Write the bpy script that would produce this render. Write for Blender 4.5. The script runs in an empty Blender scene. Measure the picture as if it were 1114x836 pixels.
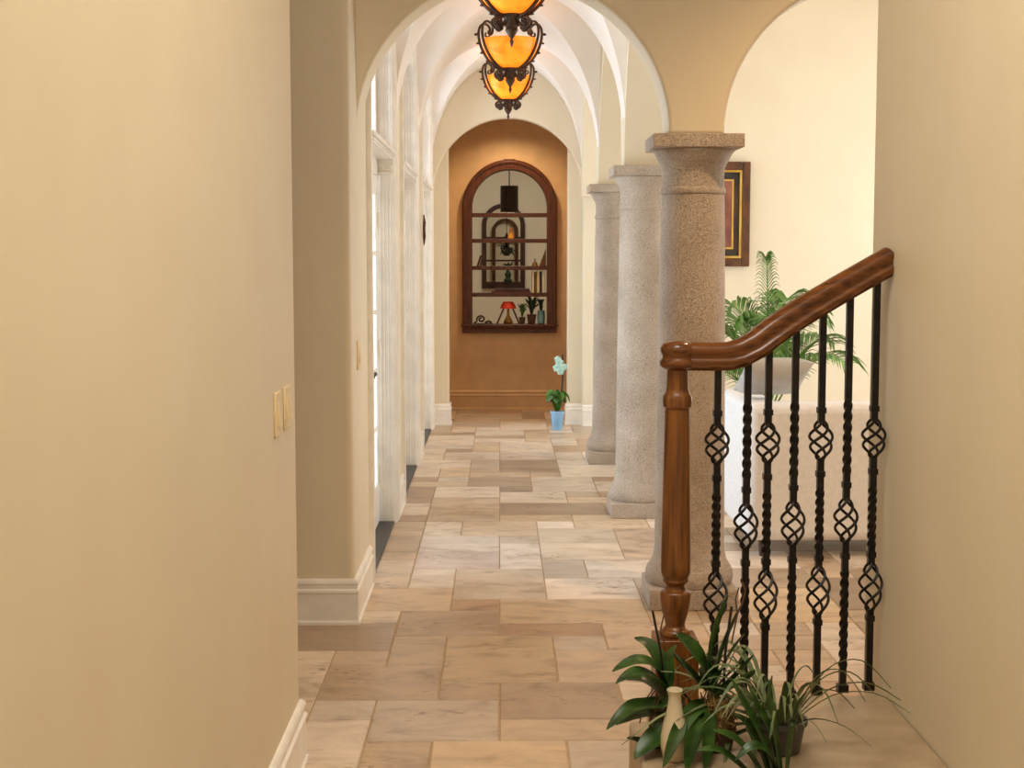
import bpy, bmesh, math, random
from math import sin, cos, pi, sqrt, atan2, radians
from mathutils import Vector, Matrix
scene = bpy.context.scene
COL = scene.collection
random.seed(7)

# ------------------------------------------------------------------ helpers
def lin(c):
    return tuple(((v / 255) / 12.92 if v / 255 <= 0.04045 else ((v / 255 + 0.055) / 1.055) ** 2.4) for v in c)

class MB:
    """collects shapes and links them as ONE mesh object"""
    def __init__(self): self.bm = bmesh.new()
    def box(self, x0, x1, y0, y1, z0, z1, mi=0):
        vs = [self.bm.verts.new(p) for p in ((x0,y0,z0),(x1,y0,z0),(x1,y1,z0),(x0,y1,z0),(x0,y0,z1),(x1,y0,z1),(x1,y1,z1),(x0,y1,z1))]
        for f in ((3,2,1,0),(4,5,6,7),(0,1,5,4),(1,2,6,5),(2,3,7,6),(3,0,4,7)):
            self.bm.faces.new([vs[i] for i in f]).material_index = mi
        return self
    def prism(self, poly, axis, a, b, mi=0):
        def P(p, t):
            if axis == 'X': return (t, p[0], p[1])
            if axis == 'Y': return (p[0], t, p[1])
            return (p[0], p[1], t)
        A = [self.bm.verts.new(P(p, a)) for p in poly]; B = [self.bm.verts.new(P(p, b)) for p in poly]
        n = len(poly)
        fs = [self.bm.faces.new(A), self.bm.faces.new(B[::-1])]
        for i in range(n):
            fs.append(self.bm.faces.new((A[i], B[i], B[(i+1) % n], A[(i+1) % n])))
        for f in fs: f.material_index = mi
        return self
    def ring(self, outer, inner, axis, a, b, mi=0):
        """band between two open polylines of equal length, extruded (quads only)"""
        def P(p, t):
            if axis == 'X': return (t, p[0], p[1])
            if axis == 'Y': return (p[0], t, p[1])
            return (p[0], p[1], t)
        L = [[self.bm.verts.new(P(p, t)) for p in q] for q, t in ((outer,a),(inner,a),(inner,b),(outer,b))]
        n = len(outer)
        for i in range(n-1):
            for j in range(4):
                self.bm.faces.new((L[j][i],L[j][i+1],L[(j+1)%4][i+1],L[(j+1)%4][i])).material_index = mi
        self.bm.faces.new([L[j][0] for j in range(4)]).material_index = mi
        self.bm.faces.new([L[j][n-1] for j in (3,2,1,0)]).material_index = mi
        return self
    def lathe(self, prof, c=(0,0,0), seg=32, mi=0, cap=True):
        rows = []
        for r, z in prof:
            rows.append([self.bm.verts.new((c[0]+r*cos(2*pi*k/seg), c[1]+r*sin(2*pi*k/seg), c[2]+z)) for k in range(seg)])
        for i in range(len(rows)-1):
            for k in range(seg):
                self.bm.faces.new((rows[i][k], rows[i][(k+1)%seg], rows[i+1][(k+1)%seg], rows[i+1][k])).material_index = mi
        if cap:
            self.bm.faces.new(rows[0][::-1]).material_index = mi; self.bm.faces.new(rows[-1]).material_index = mi
        return self
    def tube(self, pts, rad, seg=8, mi=0, flat=None):
        pts = [Vector(p) for p in pts]; n = len(pts)
        rs = rad if isinstance(rad, (list, tuple)) else [rad]*n
        t0 = (pts[1]-pts[0]).normalized()
        up = Vector((0,0,1)) if abs(t0.z) < .9 else Vector((1,0,0))
        u = t0.cross(up).normalized(); rows = []
        for i in range(n):
            t = (pts[min(i+1,n-1)]-pts[max(i-1,0)]).normalized()
            u = (u - t*u.dot(t)).normalized(); v = t.cross(u)
            rows.append([self.bm.verts.new(pts[i]+(u*cos(2*pi*k/seg)+v*sin(2*pi*k/seg))*rs[i]) for k in range(seg)])
        for i in range(n-1):
            for k in range(seg):
                self.bm.faces.new((rows[i][k], rows[i][(k+1)%seg], rows[i+1][(k+1)%seg], rows[i+1][k])).material_index = mi
        self.bm.faces.new(rows[0][::-1]).material_index = mi; self.bm.faces.new(rows[-1]).material_index = mi
        return self
    def ball(self, c, r, sc=(1,1,1), mi=0, seg=12):
        m = Matrix.Translation(c) @ Matrix.Diagonal((*[r*s for s in sc],1))
        g = bmesh.ops.create_uvsphere(self.bm, u_segments=seg, v_segments=max(6,seg//2+2), radius=1, matrix=m)
        for v in g['verts']:
            for f in v.link_faces: f.material_index = mi
        return self
    def sweep(self, path, prof, mi=0):
        """2-D profile (offset to the right of travel, z) swept along a plan polyline with mitred corners"""
        n = len(path); P = [Vector((p[0],p[1])) for p in path]; rows = []
        for i in range(n):
            def nr(a, b):
                d = (b-a).normalized(); return Vector((d.y, -d.x))
            if i == 0: m = nr(P[0],P[1])
            elif i == n-1: m = nr(P[-2],P[-1])
            else:
                a, b = nr(P[i-1],P[i]), nr(P[i],P[i+1]); m = (a+b).normalized(); m = m/ max(.2, m.dot(a))
            rows.append([self.bm.verts.new((P[i].x+m.x*o, P[i].y+m.y*o, z)) for o, z in prof])
        k = len(prof)
        for i in range(n-1):
            for j in range(k):
                self.bm.faces.new((rows[i][j], rows[i+1][j], rows[i+1][(j+1)%k], rows[i][(j+1)%k])).material_index = mi
        self.bm.faces.new(rows[0]).material_index = mi; self.bm.faces.new(rows[-1][::-1]).material_index = mi
        return self
    def leaf(self, pts, w, mi=0, tilt=0.25, n=14, fold=.18, shape=None):
        pts = [Vector(p) for p in pts]
        def cr(t):
            s = t*(len(pts)-1); i = min(int(s), len(pts)-2); f = s-i
            p0 = pts[max(i-1,0)]; p1 = pts[i]; p2 = pts[i+1]; p3 = pts[min(i+2,len(pts)-1)]
            return .5*((2*p1)+(p2-p0)*f+(2*p0-5*p1+4*p2-p3)*f*f+(3*p1-p0-3*p2+p3)*f**3)
        rows = []
        for i in range(n+1):
            t = i/n; c = cr(t); d = (cr(min(1,t+.02))-cr(max(0,t-.02))).normalized()
            s = d.cross(Vector((0,0,1)))
            if s.length < .15: s = Vector((1,.3,0))
            s.normalize(); nn = s.cross(d).normalized()
            if nn.z < 0: nn = -nn
            s = (s*cos(tilt)+nn*sin(tilt)).normalized(); nn = d.cross(s).normalized()
            if nn.z < 0: nn = -nn
            wd = w*.5*(shape(t) if shape else (min(1,.45+1.6*t) * (1-max(0,(t-.55)/.45)**2.2)+.02))
            th = w*.035+.0006
            rows.append([self.bm.verts.new(c+s*wd*a+nn*(wd*fold*abs(a)*2+b*th)) for a,b in ((-1,0),(-.5,1),(0,1),(.5,1),(1,0),(.5,-1),(0,-1),(-.5,-1))])
        for i in range(n):
            for j in range(8):
                self.bm.faces.new((rows[i][j],rows[i+1][j],rows[i+1][(j+1)%8],rows[i][(j+1)%8])).material_index = mi
        self.bm.faces.new(rows[0]).material_index = mi; self.bm.faces.new(rows[-1][::-1]).material_index = mi
        return self
    def build(self, name, mats, parent=None, smooth=35, bevel=0, seg=2, kind=None):
        bmesh.ops.recalc_face_normals(self.bm, faces=self.bm.faces)
        me = bpy.data.meshes.new(name); self.bm.to_mesh(me); self.bm.free()
        for m in (mats if isinstance(mats,(list,tuple)) else [mats]): me.materials.append(m)
        if smooth:
            for p in me.polygons: p.use_smooth = True
            me.set_sharp_from_angle(angle=radians(smooth))
        o = bpy.data.objects.new(name, me); COL.objects.link(o)
        if parent is not None: o.parent = parent; o.matrix_parent_inverse = parent.matrix_world.inverted() if False else Matrix.Translation(-parent.location)
        if bevel:
            b = o.modifiers.new('bevel','BEVEL'); b.width = bevel; b.segments = seg; b.limit_method = 'ANGLE'; b.angle_limit = radians(40)
        if kind: o['kind'] = kind
        return o

def tag(o, label, cat, group=None):
    o['label'] = label; o['category'] = cat
    if group: o['group'] = group
    return o
def thing(name, loc, label=None, cat=None, group=None):
    o = bpy.data.objects.new(name, None); COL.objects.link(o); o.location = loc; o.empty_display_size = .05
    if label: tag(o, label, cat, group)
    return o
def struct(mb, name, mat, **k): return mb.build(name, mat, kind='structure', **k)
def copy_tree(o, parent=None):
    c = o.copy(); COL.objects.link(c)
    if parent is not None: c.parent = parent
    for ch in list(o.children): copy_tree(ch, c)
    return c
def arc(cx, cz, rx, rz, a0, a1, n=28):
    return [(cx+rx*cos(radians(a0+(a1-a0)*i/n)), cz+rz*sin(radians(a0+(a1-a0)*i/n))) for i in range(n+1)]

# ------------------------------------------------------------------ materials
def new_mat(name):
    m = bpy.data.materials.new(name); m.use_nodes = True
    nt = m.node_tree; nt.nodes.clear()
    out = nt.nodes.new('ShaderNodeOutputMaterial'); b = nt.nodes.new('ShaderNodeBsdfPrincipled')
    nt.links.new(b.outputs[0], out.inputs[0])
    return m, nt, b, out
def N(nt, t, **k):
    n = nt.nodes.new(t)
    for a, v in k.items():
        if a in n.inputs: n.inputs[a].default_value = v
        else: setattr(n, a, v)
    return n
def mat(name, c, rough=.5, c2=None, scale=8, bump=0, bscale=60, metal=0, spec=.5, stretch=None, lo=.35, hi=.65, detail=4, trans=0):
    m, nt, b, out = new_mat(name)
    b.inputs['Roughness'].default_value = rough; b.inputs['Metallic'].default_value = metal
    b.inputs['Specular IOR Level'].default_value = spec
    tc = N(nt,'ShaderNodeTexCoord'); vec = tc.outputs['Object']
    if stretch:
        mp = N(nt,'ShaderNodeMapping'); mp.inputs['Scale'].default_value = stretch
        nt.links.new(vec, mp.inputs[0]); vec = mp.outputs[0]
    nz = N(nt,'ShaderNodeTexNoise'); nz.inputs['Scale'].default_value = scale; nz.inputs['Detail'].default_value = detail
    nt.links.new(vec, nz.inputs['Vector'])
    rp = N(nt,'ShaderNodeValToRGB'); rp.color_ramp.elements[0].position = lo; rp.color_ramp.elements[1].position = hi
    rp.color_ramp.elements[0].color = (*lin(c),1); rp.color_ramp.elements[1].color = (*lin(c2 or [min(255,v*1.05) for v in c]),1)
    nt.links.new(nz.outputs[0], rp.inputs[0]); nt.links.new(rp.outputs[0], b.inputs['Base Color'])
    if bump:
        n2 = N(nt,'ShaderNodeTexNoise'); n2.inputs['Scale'].default_value = bscale; n2.inputs['Detail'].default_value = 4
        nt.links.new(vec, n2.inputs['Vector'])
        bp = N(nt,'ShaderNodeBump'); bp.inputs['Strength'].default_value = bump; bp.inputs['Distance'].default_value = .004
        nt.links.new(n2.outputs[0], bp.inputs['Height']); nt.links.new(bp.outputs[0], b.inputs['Normal'])
    return m
M = {}
M['cream'] = mat('cream wall paint', (224,212,186), .55, c2=(227,216,190), scale=3, bump=.05, bscale=180)
M['grey'] = mat('khaki wall paint', (206,196,160), .6, bump=.06, bscale=180)
M['living'] = mat('pale living room paint', (236,230,220), .6, c2=(239,233,224), scale=3, bump=.05, bscale=180)
M['vault'] = mat('white vault plaster', (240,233,224), .6, c2=(243,237,229), scale=3, bump=.08, bscale=120)
M['tan'] = mat('tan niche paint', (198,164,120), .55, bump=.06, bscale=180)
M['white'] = mat('white trim gloss paint', (238,234,226), .3)
M['switch'] = mat('almond plastic', (226,205,160), .35)
M['black'] = mat('blackened iron', (24,20,18), .42, (40,33,28), scale=30, metal=.5, bump=.2, bscale=90)
M['bronze'] = mat('dark bronze iron', (46,34,26), .42, (84,60,42), scale=24, metal=.5, bump=.3, bscale=70)
M['threshold'] = mat('dark threshold metal', (56,56,58), .4, metal=.4)
M['oak'] = mat('golden oak', (72,38,12), .28, (134,82,32), scale=9, stretch=(9,9,.5), bump=.12, bscale=30, lo=.3, hi=.7)
M['oakrail'] = mat('oak rail', (70,36,13), .2, (122,70,28), scale=7, stretch=(.6,9,9), bump=.08, bscale=30, lo=.3, hi=.7)
M['mahog'] = mat('mahogany', (64,28,10), .32, (92,46,18), scale=8, stretch=(6,6,.8))
M['darkwood'] = mat('dark stained wood', (44,22,14), .35, (66,34,20), scale=8)
M['tread'] = mat('pale stone tread', (160,138,110), .5, (180,158,128), scale=9, bump=.2)
M['leaf'] = mat('deep green strap leaf', (30,54,14), .36, (56,90,30), scale=14, stretch=(1,1,3))
M['leaf2'] = mat('mid green leaf', (44,88,28), .4, (82,128,48), scale=18)
M['grass'] = mat('grey green blade', (60,82,40), .5, (128,136,92), scale=12)
M['palm'] = mat('palm green', (62,104,34), .42, (120,164,78), scale=10)
M['vase'] = mat('cream glaze', (204,190,160), .3, (218,206,180))
M['terra'] = mat('brown clay', (70,48,34), .55, (92,66,48), bump=.2)
M['moss'] = mat('straw moss', (96,74,40), .9, (168,136,80), scale=60, bump=.8, bscale=110)
M['slate'] = mat('dark grey glaze', (58,54,52), .4, (78,74,70))
M['stick'] = mat('dark stake', (26,18,14), .6)
M['root'] = mat('dry root', (92,64,44), .8)
M['blue'] = mat('pale blue glaze', (128,176,214), .25, (150,194,226))
M['petal'] = mat('pale teal petal', (150,196,186), .5, (186,214,200), scale=30)
M['sofa'] = mat('white upholstery', (226,224,222), .85, (236,233,230), scale=40, bump=.25, bscale=300)
M['pillow'] = mat('grey pillow cloth', (176,172,166), .9, (192,188,182), bump=.3, bscale=260)
M['gold'] = mat('gilt', (198,156,72), .3, (226,190,104), metal=.7)
M['frame'] = mat('walnut picture frame', (72,40,18), .35, (100,60,28), scale=10)
M['art_dark'] = mat('dark brown paint', (34,28,26), .5, (78,54,34), scale=5)
M['art_red'] = mat('rose paint', (112,58,42), .5, (150,96,72), scale=6)
M['red'] = mat('red lacquer', (178,30,22), .35, (206,58,34))
M['brass'] = mat('aged brass', (120,90,40), .35, (160,124,60), metal=.7)
M['teal'] = mat('teal glaze', (70,120,128), .3, (110,156,160))
M['paper'] = mat('off white book cloth', (214,204,178), .7, (232,224,204))
M['maroon'] = mat('maroon book cloth', (72,22,20), .6, (96,34,28))
M['amber_flame'] = mat('amber flame colour', (206,128,36), .35, (230,160,60))  # glow of a reflected candle flame put into the colour
M['floral'] = mat('dark green foliage', (18,36,20), .5, (40,66,34), scale=30)
M['screen'] = mat('punched dark drum', (26,16,16), .45, (60,30,26), scale=40, bump=.5, bscale=60)
M['porch'] = mat('pale porch paving', (206,202,192), .7)

def stone():
    m, nt, b, out = new_mat('pitted coral stone')
    b.inputs['Roughness'].default_value = .85; b.inputs['Specular IOR Level'].default_value = .25
    tc = N(nt,'ShaderNodeTexCoord')
    n1 = N(nt,'ShaderNodeTexNoise'); n1.inputs['Scale'].default_value = 5; n1.inputs['Detail'].default_value = 6
    nt.links.new(tc.outputs['Object'], n1.inputs['Vector'])
    r1 = N(nt,'ShaderNodeValToRGB'); e = r1.color_ramp.elements
    e[0].position=.3; e[0].color=(*lin((188,172,154)),1); e[1].position=.72; e[1].color=(*lin((214,200,184)),1)
    nt.links.new(n1.outputs[0], r1.inputs[0])
    v = N(nt,'ShaderNodeTexNoise'); v.inputs['Scale'].default_value = 210; v.inputs['Detail'].default_value = 3; v.inputs['Roughness'].default_value=.7
    nt.links.new(tc.outputs['Object'], v.inputs['Vector'])
    r2 = N(nt,'ShaderNodeValToRGB'); e = r2.color_ramp.elements
    e[0].position=.37; e[0].color=(.30,.27,.25,1); e[1].position=.50; e[1].color=(1,1,1,1)
    nt.links.new(v.outputs[0], r2.inputs[0])
    mx = N(nt,'ShaderNodeMix', data_type='RGBA', blend_type='MULTIPLY'); mx.inputs[0].default_value = .72
    nt.links.new(r1.outputs[0], mx.inputs[6]); nt.links.new(r2.outputs[0], mx.inputs[7])
    nt.links.new(mx.outputs[2], b.inputs['Base Color'])
    bp = N(nt,'ShaderNodeBump'); bp.inputs['Strength'].default_value=.7; bp.inputs['Distance'].default_value=.006
    nt.links.new(r2.outputs[0], bp.inputs['Height']); nt.links.new(bp.outputs[0], b.inputs['Normal'])
    return m
M['stone'] = stone()

def tile_mat():
    m, nt, b, out = new_mat('honed travertine tile')
    at = N(nt,'ShaderNodeAttribute'); at.attribute_name = 'tile_color'
    tc = N(nt,'ShaderNodeTexCoord')
    sc = N(nt,'ShaderNodeVectorMath', operation='SCALE'); sc.inputs['Scale'].default_value = 37
    cb = N(nt,'ShaderNodeCombineXYZ')
    nt.links.new(at.outputs['Alpha'], cb.inputs[0]); nt.links.new(at.outputs['Alpha'], cb.inputs[2])
    nt.links.new(cb.outputs[0], sc.inputs[0])
    ad = N(nt,'ShaderNodeVectorMath', operation='ADD')
    nt.links.new(tc.outputs['Object'], ad.inputs[0]); nt.links.new(sc.outputs[0], ad.inputs[1])
    mp = N(nt,'ShaderNodeMapping'); mp.inputs['Scale'].default_value = (1,1.7,1)
    nt.links.new(ad.outputs[0], mp.inputs[0])
    n1 = N(nt,'ShaderNodeTexNoise'); n1.inputs['Scale'].default_value = 4.5; n1.inputs['Detail'].default_value = 9; n1.inputs['Roughness'].default_value=.62; n1.inputs['Distortion'].default_value=.7
    nt.links.new(mp.outputs[0], n1.inputs['Vector'])
    r1 = N(nt,'ShaderNodeValToRGB'); e = r1.color_ramp.elements
    e[0].position=.28; e[0].color=(.58,.51,.45,1); e[1].position=.70; e[1].color=(1.22,1.21,1.20,1)
    k = r1.color_ramp.elements.new(.46); k.color=(.97,.95,.93,1)
    nt.links.new(n1.outputs[0], r1.inputs[0])
    mx = N(nt,'ShaderNodeMix', data_type='RGBA', blend_type='MULTIPLY'); mx.inputs[0].default_value = 1
    nt.links.new(at.outputs['Color'], mx.inputs[6]); nt.links.new(r1.outputs[0], mx.inputs[7])
    # dark pitted veins in some places
    n2 = N(nt,'ShaderNodeTexNoise'); n2.inputs['Scale'].default_value = 2.2; n2.inputs['Detail'].default_value = 3
    nt.links.new(mp.outputs[0], n2.inputs['Vector'])
    r2 = N(nt,'ShaderNodeValToRGB'); e = r2.color_ramp.elements
    e[0].position=.56; e[0].color=(0,0,0,1); e[1].position=.68; e[1].color=(1,1,1,1)
    nt.links.new(n2.outputs[0], r2.inputs[0])
    n3 = N(nt,'ShaderNodeTexNoise'); n3.inputs['Scale'].default_value = 26; n3.inputs['Detail'].default_value = 5
    nt.links.new(mp.outputs[0], n3.inputs['Vector'])
    r3 = N(nt,'ShaderNodeValToRGB'); e = r3.color_ramp.elements
    e[0].position=.54; e[0].color=(0,0,0,1); e[1].position=.66; e[1].color=(.75,.75,.75,1)
    nt.links.new(n3.outputs[0], r3.inputs[0])
    ml = N(nt,'ShaderNodeMath', operation='MULTIPLY'); nt.links.new(r2.outputs[0], ml.inputs[0]); nt.links.new(r3.outputs[0], ml.inputs[1])
    m2 = N(nt,'ShaderNodeMix', data_type='RGBA'); m2.inputs[7].default_value=(*lin((112,76,50)),1)
    nt.links.new(ml.outputs[0], m2.inputs[0]); nt.links.new(mx.outputs[2], m2.inputs[6])
    nt.links.new(m2.outputs[2], b.inputs['Base Color'])
    rr = N(nt,'ShaderNodeMapRange'); rr.inputs[3].default_value=.22; rr.inputs[4].default_value=.48
    nt.links.new(n1.outputs[0], rr.inputs[0]); nt.links.new(rr.outputs[0], b.inputs['Roughness'])
    bp = N(nt,'ShaderNodeBump'); bp.inputs['Strength'].default_value=.25; bp.inputs['Distance'].default_value=.004
    nt.links.new(n1.outputs[0], bp.inputs['Height']); nt.links.new(bp.outputs[0], b.inputs['Normal'])
    return m
M['tile'] = tile_mat()
M['grout'] = mat('sand grout', (172,148,116), .9, (190,166,134), scale=30)

def glass_mat(name, tint=(1,1,1), refl=.12):
    m, nt, b, out = new_mat(name); nt.nodes.remove(b)
    tr = N(nt,'ShaderNodeBsdfTransparent'); tr.inputs[0].default_value = (*tint,1)
    gl = N(nt,'ShaderNodeBsdfGlossy'); gl.inputs['Roughness'].default_value = .03
    fr = N(nt,'ShaderNodeFresnel'); fr.inputs[0].default_value = 1.3
    mx = N(nt,'ShaderNodeMixShader'); nt.links.new(fr.outputs[0], mx.inputs[0]); nt.links.new(tr.outputs[0], mx.inputs[1]); nt.links.new(gl.outputs[0], mx.inputs[2])
    nt.links.new(mx.outputs[0], out.inputs[0]); return m
M['glass'] = glass_mat('clear pane')
def bowl_mat():
    m, nt, b, out = new_mat('lit amber alabaster')
    tc = N(nt,'ShaderNodeTexCoord'); nz = N(nt,'ShaderNodeTexNoise'); nz.inputs['Scale'].default_value=9; nz.inputs['Detail'].default_value=5; nz.inputs['Distortion'].default_value=1
    nt.links.new(tc.outputs['Object'], nz.inputs['Vector'])
    rp = N(nt,'ShaderNodeValToRGB'); e=rp.color_ramp.elements; e[0].position=.3; e[0].color=(1,.37,.012,1); e[1].position=.7; e[1].color=(1,.60,.07,1)
    nt.links.new(nz.outputs[0], rp.inputs[0])
    nt.links.new(rp.outputs[0], b.inputs['Base Color']); nt.links.new(rp.outputs[0], b.inputs['Emission Color'])
    b.inputs['Emission Strength'].default_value = BOWL_E; b.inputs['Roughness'].default_value=.35
    tl = N(nt,'ShaderNodeBsdfTranslucent'); nt.links.new(rp.outputs[0], tl.inputs[0])
    mx = N(nt,'ShaderNodeMixShader'); mx.inputs[0].default_value=.5
    nt.links.new(b.outputs[0], mx.inputs[1]); nt.links.new(tl.outputs[0], mx.inputs[2]); nt.links.new(mx.outputs[0], out.inputs[0])
    return m
BOWL_E = .42
M['bowl'] = bowl_mat()

# ------------------------------------------------------------------ the hall's measures (metres)
XL, XR = -.635, .745              # hall wall faces
XC, R = .055, .69                 # axis and half width
SPR, VSP = 2.13, 2.35             # springing of arches / of the vault
BAYS = [7.83, 10.14, 12.445]      # bay centres
PIERS = [6.67, 8.98, 11.29]       # column lines
CH = 4.2                          # high ceiling

# ------------------------------------------------------------------ floor: one mesh of separate tiles on a grout bed
TM, TX, TY = .2212, -.005, 5.155
def make_floor():
    K0, K1, J0, J1 = -14, 26, -24, 70
    occ = {}; tiles = []
    pal = {'d':(166,136,104),'D':(146,116,86),'t':(204,172,132),'y':(212,178,128),'p':(214,180,146),'l':(220,200,174),'w':(230,214,198),
           'g':(188,170,152),'r':(172,124,84),'b':(186,154,118),'v':(190,172,166)}
    T = [(-5,-2,3,5,'d'),(-2,0,4,6,'d'),(0,2,4,5,'r'),(0,3,5,7,'t'),(2,4,3,5,'p'),(-2,-1,2,4,'t'),(-1,1,1,4,'y'),(1,2,3,4,'g'),(1,3,1,3,'p'),
         (-3,-2,2,3,'p'),(-5,-3,1,3,'l'),(-3,-1,0,2,'b'),(-1,0,0,1,'d'),(0,2,-1,1,'d'),(-4,-3,-1,1,'l'),(-3,-2,-1,0,'w'),(-2,0,-2,0,'g'),
         (-3,-2,-3,-1,'w'),(0,3,-2,-1,'t'),(-2,-1,-4,-2,'b'),(-1,1,-4,-2,'y'),(1,3,-4,-2,'l'),(-3,-1,6,8,'t'),(-1,0,6,7,'r'),(-2,-1,8,10,'w'),
         (-1,1,7,10,'l'),(1,3,7,9,'w'),(1,2,9,11,'g'),(2,4,9,11,'w'),(0,1,10,13,'w'),(1,3,11,13,'l'),(-2,0,10,12,'v'),(-3,-2,8,11,'l'),
         (-3,-2,11,12,'b'),(-2,0,12,14,'w'),(-2,-1,14,16,'l'),(-1,1,14,16,'t'),(0,1,13,14,'l'),(1,3,13,15,'l'),(3,5,11,15,'p'),(2,4,15,17,'t'),
         (0,2,16,17,'y'),(0,3,17,19,'D'),(-2,0,16,18,'t'),(-3,-2,14,16,'t'),(-3,-2,12,14,'b'),(-2,0,18,20,'p'),(0,2,19,21,'l'),(2,4,19,20,'t'),
         (-3,-2,17,19,'l'),(-3,-2,19,20,'r'),(-2,0,20,22,'l'),(1,3,21,23,'g'),(-1,1,22,24,'D'),(-3,-1,22,23,'t'),(1,3,23,24,'l'),(-3,-2,24,26,'l'),
         (-2,-1,24,26,'y'),(-1,1,24,25,'t'),(0,2,25,26,'D'),(2,4,24,26,'l'),(0,2,26,28,'d'),(-3,-1,26,28,'w'),(2,4,26,28,'w'),(-2,0,28,30,'w'),(0,2,28,30,'w'),(-3,-2,28,29,'l')]
    rnd = random.Random(3)
    def put(k0,k1,j0,j1,c):
        for k in range(k0,k1):
            for j in range(j0,j1):
                if (k,j) in occ: return False
        for k in range(k0,k1):
            for j in range(j0,j1): occ[(k,j)] = 1
        gy = sum(pal[c])/3; base = [(x*.76+gy*.24)*.62+(196,178,156)[i]*.38 for i,x in enumerate(pal[c])]; v = rnd.uniform(.94,1.06)
        tiles.append((k0,k1,j0,j1,[min(255,x*v) for x in base])); return True
    for t in T: put(*t)
    sizes = [(3,2),(2,2),(2,3),(2,1),(1,2),(1,1)]
    for j in range(J0,J1):
        for k in range(K0,K1):
            if (k,j) in occ: continue
            order = sizes[:]; rnd.shuffle(order); order.append((1,1))
            for w,h in order:
                if put(k,k+w,j,j+h,rnd.choice('ttyplllwwbbdgDr')): break
    mb = MB(); bm = mb.bm
    lay = bm.faces.layers.float_color if hasattr(bm.faces.layers,'float_color') else None
    cols = []; g = .002
    for k0,k1,j0,j1,c in tiles:
        x0,x1,y0,y1 = TX+TM*k0+g, TX+TM*k1-g, TY+TM*j0+g, TY+TM*j1-g
        e = .0035
        vs = [bm.verts.new(p) for p in ((x0,y0,-.006),(x1,y0,-.006),(x1,y1,-.006),(x0,y1,-.006),(x0+e,y0+e,0),(x1-e,y0+e,0),(x1-e,y1-e,0),(x0+e,y1-e,0))]
        s = rnd.random(); cl = (*lin(c), s)
        for f in ((4,5,6,7),(0,1,5,4),(1,2,6,5),(2,3,7,6),(3,0,4,7)):
            bm.faces.new([vs[i] for i in f]); cols.append(cl)
    xa,xb,ya,yb = TX+TM*K0, TX+TM*K1, TY+TM*J0, TY+TM*J1
    mb.box(xa,xb,ya,yb,-.12,-.0045,1); cols += [(.5,.5,.5,0)]*6
    me = bpy.data.meshes.new('floor'); bmesh.ops.recalc_face_normals(bm, faces=bm.faces); bm.to_mesh(me); bm.free()
    me.materials.append(M['tile']); me.materials.append(M['grout'])
    at = me.attributes.new('tile_color','FLOAT_COLOR','CORNER')
    for p in me.polygons:
        for li in p.loop_indices: at.data[li].color = cols[p.index]
    o = bpy.data.objects.new('floor', me); COL.objects.link(o); o['kind'] = 'structure'
make_floor()

# ------------------------------------------------------------------ walls and ceilings
struct(MB().box(-.85,XL,-1.5,4.52,-.02,CH+.05), 'wall_left', M['cream'], bevel=.02, seg=4)
struct(MB().box(-3.1,XL,6.25,7.03,-.02,CH+.05), 'wall_left_pier', M['grey'] if False else M['cream'], bevel=.03, seg=5)
struct(MB().box(-3.25,-3.1,3.0,6.3,-.02,CH+.05), 'wall_side_passage', M['cream'])
struct(MB().box(-3.25,-.85,3.0,3.15,-.02,CH+.05), 'wall_side_passage_near', M['cream'])
struct(MB().box(-1.0,5.6,-1.65,-1.5,-.02,CH+.05), 'wall_behind', M['cream'])
struct(MB().box(1.1,1.25,-1.5,4.35,-.02,CH+.05), 'wall_stair', M['cream'], bevel=.02, seg=3)
struct(MB().box(1.25,5.6,4.2,4.35,-.02,CH+.05), 'wall_near_right', M['cream'])

# hall left wall with three door openings that rise into windows
HW, DTOP, TB = .78, 2.06, 2.20
def door_outline(yc, off=0, z0=0, n=20):
    h = HW+off
    return [(yc-h, z0)] + [(yc-h*cos(pi*i/n), 2.78+(.35+off)*sin(pi*i/n)) for i in range(n+1)] + [(yc+h, z0)]
DOORS = [7.88, 10.216, 12.52]
poly = [(7.0,-.02)]
for yc in DOORS: poly += door_outline(yc, 0, -.02)
poly += [(13.9,-.02),(13.9,3.6),(7.0,3.6)]
struct(MB().prism(poly,'X',-.885,XL), 'wall_hall_left', M['cream'])

# front wall: arch over the hall, arch to the right over the living room
a1 = arc(XC,SPR,R,R,180,0,40); a2 = arc(1.68,SPR,.685,.685,180,0,40)
poly = [(-.9,SPR)] + a1 + a2 + [(2.365,-.02),(2.7,-.02),(2.7,CH+.05),(-.9,CH+.05)]
struct(MB().prism(poly,'Y',6.545,6.795), 'wall_front_arches', M['cream'], bevel=.018, seg=4)
struct(MB().box(2.7,5.6,6.545,6.795,-.02,CH+.05), 'wall_front_right', M['cream'])

# arcade wall over the columns
poly = [(6.79,SPR)]
for yc in BAYS:
    hw = 1.03
    poly += arc(yc,SPR,hw,hw,180,0,36)
poly += [(13.62,SPR),(13.62,CH+.05),(6.79,CH+.05)]
struct(MB().prism(poly,'X',XR,.995), 'wall_arcade', M['cream'])

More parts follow.
